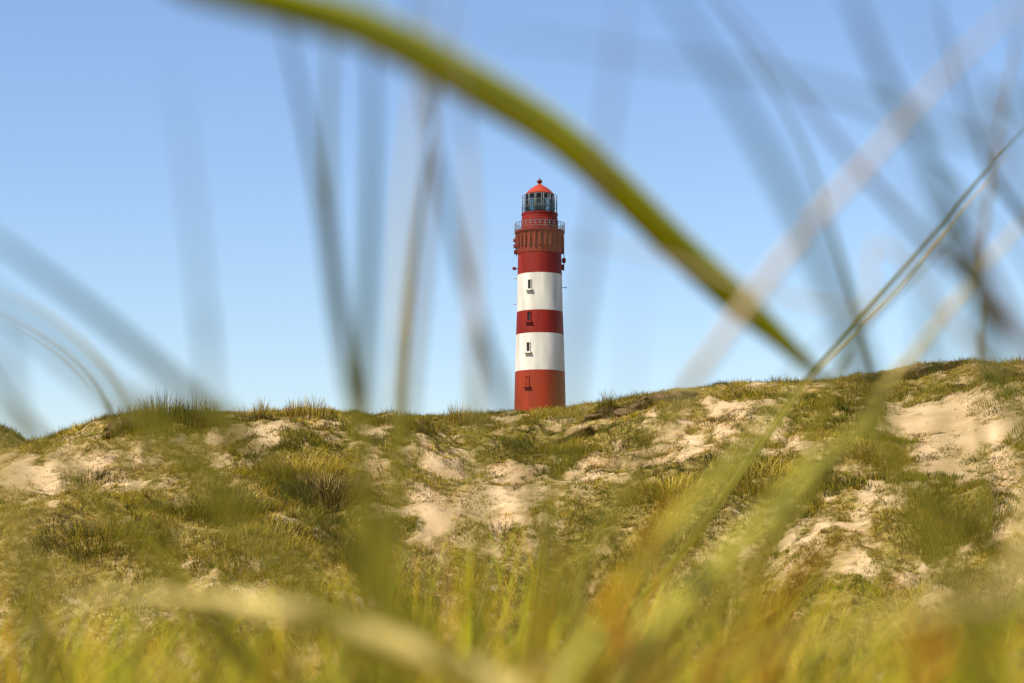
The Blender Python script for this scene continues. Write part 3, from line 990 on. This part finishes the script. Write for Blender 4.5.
B('soft green blade running just under the sharp stalks at the right', 'olive', 4.2, (800, 470, .9), (850, 345, .9), (905, 282, .9), (962, 226, .9), (1030, 150, .9), tip=.2)
B('dark green blade end in the top right corner', 'dark', 3.2, (1100, 300, .5), (1050, 150, .5), (1022, 50, .5), (1005, -20, .5))
B('fine green blade bending left between the wide blue blade and the pale jointed stem', 'olive', 2.2, (905, 470, .9), (868, 350, .9), (838, 250, .9), (800, 140, .9), (742, 40, .9), (690, -30, .9))
B('fine straw coloured stalk rising steeply at the far right', 'tan', 2.6, (985, 470, 1.0), (978, 350, 1.0), (985, 220, 1.0), (1006, 90, 1.0), (1030, -20, 1.0), round_=True)
B('fine green blade hanging across the upper right, crossing the pale jointed stem', 'olive', 2.4, (1090, 380, .8), (1000, 230, .8), (930, 160, .8), (850, 110, .8), (790, 96, .8), tip=.3)
B('thin green blade rising close beside the fawn upright stalk', 'olive', 2.00, (398, 480, 0.85), (402, 380, 0.85), (412, 260, 0.85), (428, 150, 0.85), (452, 30, 0.85), (465, -30, 0.85))
B('thin straw stalk curving left at the far left edge above the thin brown one', 'fawn', 2.4, (150, 470, 1.1), (128, 400, 1.1), (90, 350, 1.1), (40, 310, 1.1), (-10, 288, 1.1), round_=True)
# over the dune
B('broad pale straw leaf lying across the bottom left, in front of the slope', 'cream', 12.5, ('w', .02, .46, .02), ('w', .02, .48, .42), (560, 716, .53), (512, 690, .53), (460, 665, .53), (400, 642, .53), (330, 620, .53), (260, 604, .54),
  (200, 596, .59), (140, 594, .60), (60, 600, .62), root_=False, tip=.3, group=D_G, roll=-1.1, tw=0)
B('very blurred pale leaf coming in from the left edge under the bare sand', 'fawn', 8, ('w', -.22, .34, .02), ('w', -.21, .35, .45), (-60, 520, .38), (20, 555, .40), (110, 590, .42), (220, 610, .44), root_=False, tip=.4, group=D_G)
B('thin tan straw arching at the bottom left, sharpest of the straws', 'pale', 5.0, (5, 655, 2.6), (40, 630, 2.6), (85, 611, 2.6), (135, 601, 2.6), tip=.35, group=D_G)
B('short pale straw just under the thin arching tan one', 'fawn', 4.0, (130, 640, 2.6), (100, 625, 2.6), (72, 617, 2.6), tip=.35, group=D_G)
B('thin light green straw slanting down right from the tip of the pale leaf', 'lime', 5.0, (280, 720, 2.2), (230, 664, 2.2), (190, 625, 2.2), (150, 596, 2.2), tip=.2, group=D_G)
B('dark green leaf slanting under the broad pale straw leaf', 'dark', 6.5, (330, 720, .8), (290, 668, .8), (250, 622, .8), (215, 590, .8), tip=.4, group=D_G)
B('dark green upright blade continuing the dark stems down over the slope', 'olive', 5.00, (380, 620, 0.75), (374, 540, 0.75), (364, 460, 0.75), (354, 420, 0.75), tip=.5, group=D_G, roll=.2)
B('dark green upright blade under the lighthouse', 'dark', 6.0, (530, 690, .5), (536, 600, .5), (540, 520, .5), (540, 440, .5), tip=.5, group=D_G)
B('long light green leaf rising to the right across the right slope', 'lime', 6.0, (590, 740, .50), (650, 640, .52), (736, 548, .54), (830, 452, .58), (915, 402, .62), tip=.35, group=D_G)
B('long light green leaf left of the other, ending under the big arching leaf', 'lime', 5.2, (530, 740, .48), (600, 628, .50), (680, 520, .52), (756, 440, .55), (806, 378, .58), tip=.3, group=D_G)
B('orange withered leaf on the slope below the lighthouse, right side', 'gold', 8, (570, 720, .5), (606, 618, .5), (650, 540, .5), (695, 478, .5), tip=.35, group=D_G)
B('rusty streaked leaf under the long light green leaf', 'rust', 5.5, (620, 740, .52), (680, 610, .54), (750, 530, .58), (826, 460, .62), tip=.3, group=D_G)
B('dark green broad leaf pointing down right on the right slope', 'deep', 13.0, ('w', .36, .75, .0), ('w', .37, .75, .42), (1100, 610, .70), (1010, 556, .68), (950, 512, .66), (895, 480, .64), root_=False, tip=.4, group=D_G)
B('brown curled leaf over the sand of the right slope', 'brown', 7, (760, 740, .5), (778, 625, .5), (798, 574, .5), (826, 545, .5), (880, 530, .5), tip=.4, group=D_G)
B('rust brown leaf tip at the lower right of centre', 'brown', 8, (690, 760, .45), (712, 680, .45), (742, 630, .45), (765, 596, .45), tip=.5, group=D_G)
B('orange withered leaf tip below the lighthouse', 'gold', 6.5, (535, 760, .45), (538, 680, .45), (540, 610, .45), (542, 560, .45), tip=.4, group=D_G)
B('dark brown leaf lying level below the lighthouse', 'brown', 6.0, (640, 740, .5), (610, 620, .55), (570, 560, .55), (520, 525, .55), tip=.4, group=D_G)
B('broad pale yellow leaf lying level at the lower right', 'fawn', 7.0, ('w', .20, .40, .0), ('w', .21, .40, .36), (1110, 585, .40), (1000, 605, .40), (900, 622, .40), (800, 642, .40), (700, 668, .40), root_=False, tip=.3, group=D_G)
B('very blurred fawn leaf at the right edge above the level yellow one', 'pale', 7.0, ('w', .14, .30, .05), ('w', .14, .31, .40), (1120, 640, .33), (1000, 600, .33), (890, 610, .33), root_=False, tip=.3, group=D_G)
B('brown blade slanting at the lower right edge', 'brown', 5, (880, 740, .45), (900, 660, .5), (950, 600, .5), (1000, 560, .5), tip=.4, group=D_G)
B('thin yellow green blade standing right of the orange withered leaf', 'lime', 5.0, (560, 720, 1.2), (572, 630, 1.2), (585, 570, 1.2), (606, 530, 1.2), tip=.4, group=D_G)
B('thin pale blade with a bent tip at the bottom centre right', 'fawn', 5.0, (640, 720, 1.4), (652, 640, 1.4), (664, 590, 1.4), (690, 555, 1.4), tip=.4, group=D_G)
B('soft green blade leaning left over the lower left slope', 'olive', 4.0, (60, 760, .5), (46, 660, .5), (34, 580, .5), (20, 520, .5), tip=.4, group=D_G)


# ------------------------------------------------------------------ the stand of marram round the camera
def near_grass():
    g = Grass(); r = np.random.default_rng(23)
    spots = []
    for _ in range(95):
        y = r.uniform(1.5, 7.5)
        x = r.uniform(-1, 1) * (.29 * y + .35)
        spots.append((x, y))
    for x, y in spots:
        nb = int(r.uniform(22, 60))
        a = r.uniform(0, 2 * PI, nb); rr = .16 * np.sqrt(r.random(nb))
        bx, by = x + np.cos(a) * rr, y + np.sin(a) * rr
        base = np.stack([bx, by, ground(bx, by) - .02], 1)
        px = W / 2 + F * x / y
        tall = r.uniform(.42, .70) + .012 * y
        names = (('yellow', 'olive', 'straw', 'brown'), (5, 4, 3, 2)) if r.random() < .5 else (('green', 'olive', 'yellow', 'straw'), (3, 4, 4, 2))
        cols = colvar(mix_cols(*names, nb, r), r, .2) * 1.15
        g.add(base, tall * r.uniform(.5, 1.1, nb), r.uniform(.003, .0055, nb), a + r.normal(0, .5, nb), r.uniform(.25, .95, nb), cols, seg=6, seed=int(r.integers(1e6)))
    # nearest leaves, their tips reaching up into the lower third of the picture
    TOP = np.array([(-200, 560), (0, 545), (60, 560), (140, 590), (230, 610), (330, 530), (420, 480), (500, 470), (560, 490), (640, 520), (720, 540), (800, 575), (870, 600), (940, 570), (1030, 550), (1200, 540)], float)
    gl = Grass()
    for n, y0, y1, w0, w1, sd in ((6800, .42, 1.0, .004, .010, 77), (3600, 1.0, 4.0, .004, .007, 78)):
        y = r.uniform(y0, y1, n)
        sx = r.uniform(-1, 1, n)
        x = sx * (.30 * y + .12)
        px = W / 2 + F * x / y
        d = fbm(px * .009 + sd, y * 1.2, sd, 2)
        k = (r.random(n) < sstep(-.4, .35, d) * .9 + .1) & ((y > .62) | (px < 100) | (px > 545))
        y, x, px = y[k], x[k], px[k]; n = len(y)
        base = np.stack([x, y, ground(x, y) - .02], 1)
        lo = np.interp(px, TOP[:, 0], TOP[:, 1])
        top = z_at(lo + 190 * r.random(n) ** .9 - 15, y)
        pick = fbm(px * .012 + 3, y * 1.5, sd + 9, 2) + r.normal(0, .2, n)
        c1 = mix_cols(('lime', 'yellow', 'olive', 'green', 'deep'), (6, 3, 3, 6, 4.5), n, r)
        c2 = mix_cols(('straw', 'yellow', 'rust', 'gold'), (3, 4, 2.2, 4), n, r)
        cols = colvar(np.where((pick > .27)[:, None], c2, c1), r, .18) * 1.12
        bd = r.uniform(.1, .8, n)
        gl.add(base, (top - base[:, 2]) / (1 - .42 * bd), r.uniform(w0, w1, n), r.normal(.3, 1.3, n), bd, cols, seg=8, seed=sd)
    # the same stand going on to both sides of the view
    n = 3200
    y = r.uniform(-.6, 3.5, n)
    x = (.31 * np.maximum(y, 0) + .22 + r.random(n) ** 1.3 * 1.3) * r.choice([-1, 1], n)
    base = np.stack([x, y, ground(x, y) - .02], 1)
    gl.add(base, r.uniform(.25, .62, n), r.uniform(.003, .006, n), np.where(x > 0, 0, PI) + r.normal(0, .9, n), r.uniform(.2, .8, n),
           colvar(mix_cols(('lime', 'yellow', 'olive', 'green', 'straw'), (5, 5, 3, 3, 3), n, r), r, .18), seg=7, seed=80)
    tag(link('marram_leaves', gl.mesh('marram_leaves'), grass_mat('near_leaf', .5), smooth=False), 'dense soft blur of yellow green leaves along the bottom edge', 'grass', kind='stuff')
    # drier straws, a few metres off on the left
    n = 90
    y = r.uniform(2.2, 4.5, n); px = r.normal(170, 110, n)
    x = (px - W / 2) / F * y
    base = np.stack([x, y, ground(x, y) - .02], 1)
    bd = r.uniform(.3, 1.0, n)
    top = z_at(r.uniform(600, 690, n), y)
    g.add(base, (top - base[:, 2]) / (1 - .42 * bd), r.uniform(.003, .0055, n), r.normal(0, 1.0, n), bd, colvar(mix_cols(('straw', 'pale', 'yellow'), (4, 3, 2), n, r), r), seg=8, seed=79)
    # behind and beside the camera, low
    for _ in range(60):
        a0 = r.uniform(0, 2 * PI); d0 = r.uniform(1.2, 5)
        x, y = d0 * math.cos(a0), d0 * math.sin(a0)
        if y > -.8 and abs(x) < .35 * max(y, 0) + 1.1: continue
        nb = 40
        a = r.uniform(0, 2 * PI, nb); rr = .16 * np.sqrt(r.random(nb))
        bx, by = x + np.cos(a) * rr, y + np.sin(a) * rr
        cols = colvar(mix_cols(('green', 'olive', 'yellow', 'straw'), (3, 4, 4, 2), nb, r), r, .2)
        g.add(np.stack([bx, by, ground(bx, by) - .02], 1), r.uniform(.3, .75, nb), r.uniform(.003, .0055, nb), a + r.normal(0, .5, nb), r.uniform(.25, .95, nb), cols, seg=6, seed=int(r.integers(1e6)))
    tag(link('marram_grass', g.mesh('marram_grass'), GM, smooth=False), 'blurred yellow green marram grass along the bottom, nearer than the slope', 'grass', kind='stuff')


near_grass()

# ------------------------------------------------------------------ sky, sun, camera
SUN_AZ, SUN_EL = math.radians(233), math.radians(50)
w = bpy.data.worlds.new('World'); S.world = w; w.use_nodes = True
nt = w.node_tree
sky = nt.nodes.new('ShaderNodeTexSky'); sky.sky_type = 'NISHITA'; sky.sun_disc = False
sky.sun_elevation = SUN_EL; sky.sun_rotation = SUN_AZ
sky.air_density = 1.4; sky.dust_density = 0.0; sky.ozone_density = 6.5; sky.altitude = 0
bg = nt.nodes['Background']; bg.inputs['Strength'].default_value = .105
tint = nt.nodes.new('ShaderNodeMix'); tint.data_type = 'RGBA'; tint.blend_type = 'MULTIPLY'; tint.inputs[0].default_value = 1
tint.inputs[7].default_value = (1.0, .95, 1.0, 1)
nt.links.new(sky.outputs[0], tint.inputs[6]); nt.links.new(tint.outputs[2], bg.inputs['Color'])
sl = bpy.data.lights.new('sun', 'SUN'); sl.energy = 5.0; sl.angle = math.radians(.55); sl.color = (1.0, .885, .69)
so = bpy.data.objects.new('sun', sl); COL.objects.link(so)
sd = Vector((math.sin(SUN_AZ) * math.cos(SUN_EL), math.cos(SUN_AZ) * math.cos(SUN_EL), math.sin(SUN_EL)))
so.rotation_euler = sd.to_track_quat('Z', 'Y').to_euler()
so.location = (-20, -20, 40)

cd = bpy.data.cameras.new('camera'); cam = bpy.data.objects.new('camera', cd); COL.objects.link(cam)
cam.location = EYE; cam.rotation_euler = (PI / 2 + TH, 0, 0)
cd.sensor_width = 36; cd.lens = 36 * F / W
cd.clip_start = .02; cd.clip_end = 9000
cd.dof.use_dof = True; cd.dof.focus_distance = 85; cd.dof.aperture_fstop = cd.lens / 9.0; cd.dof.aperture_blades = 0
S.camera = cam
S.view_settings.view_transform = 'Standard'; S.view_settings.look = 'None'
S.view_settings.exposure = .62; S.view_settings.gamma = 1
S.render.engine = 'CYCLES'
S.cycles.use_denoising = True
S.cycles.max_bounces = 6; S.cycles.transparent_max_bounces = 12
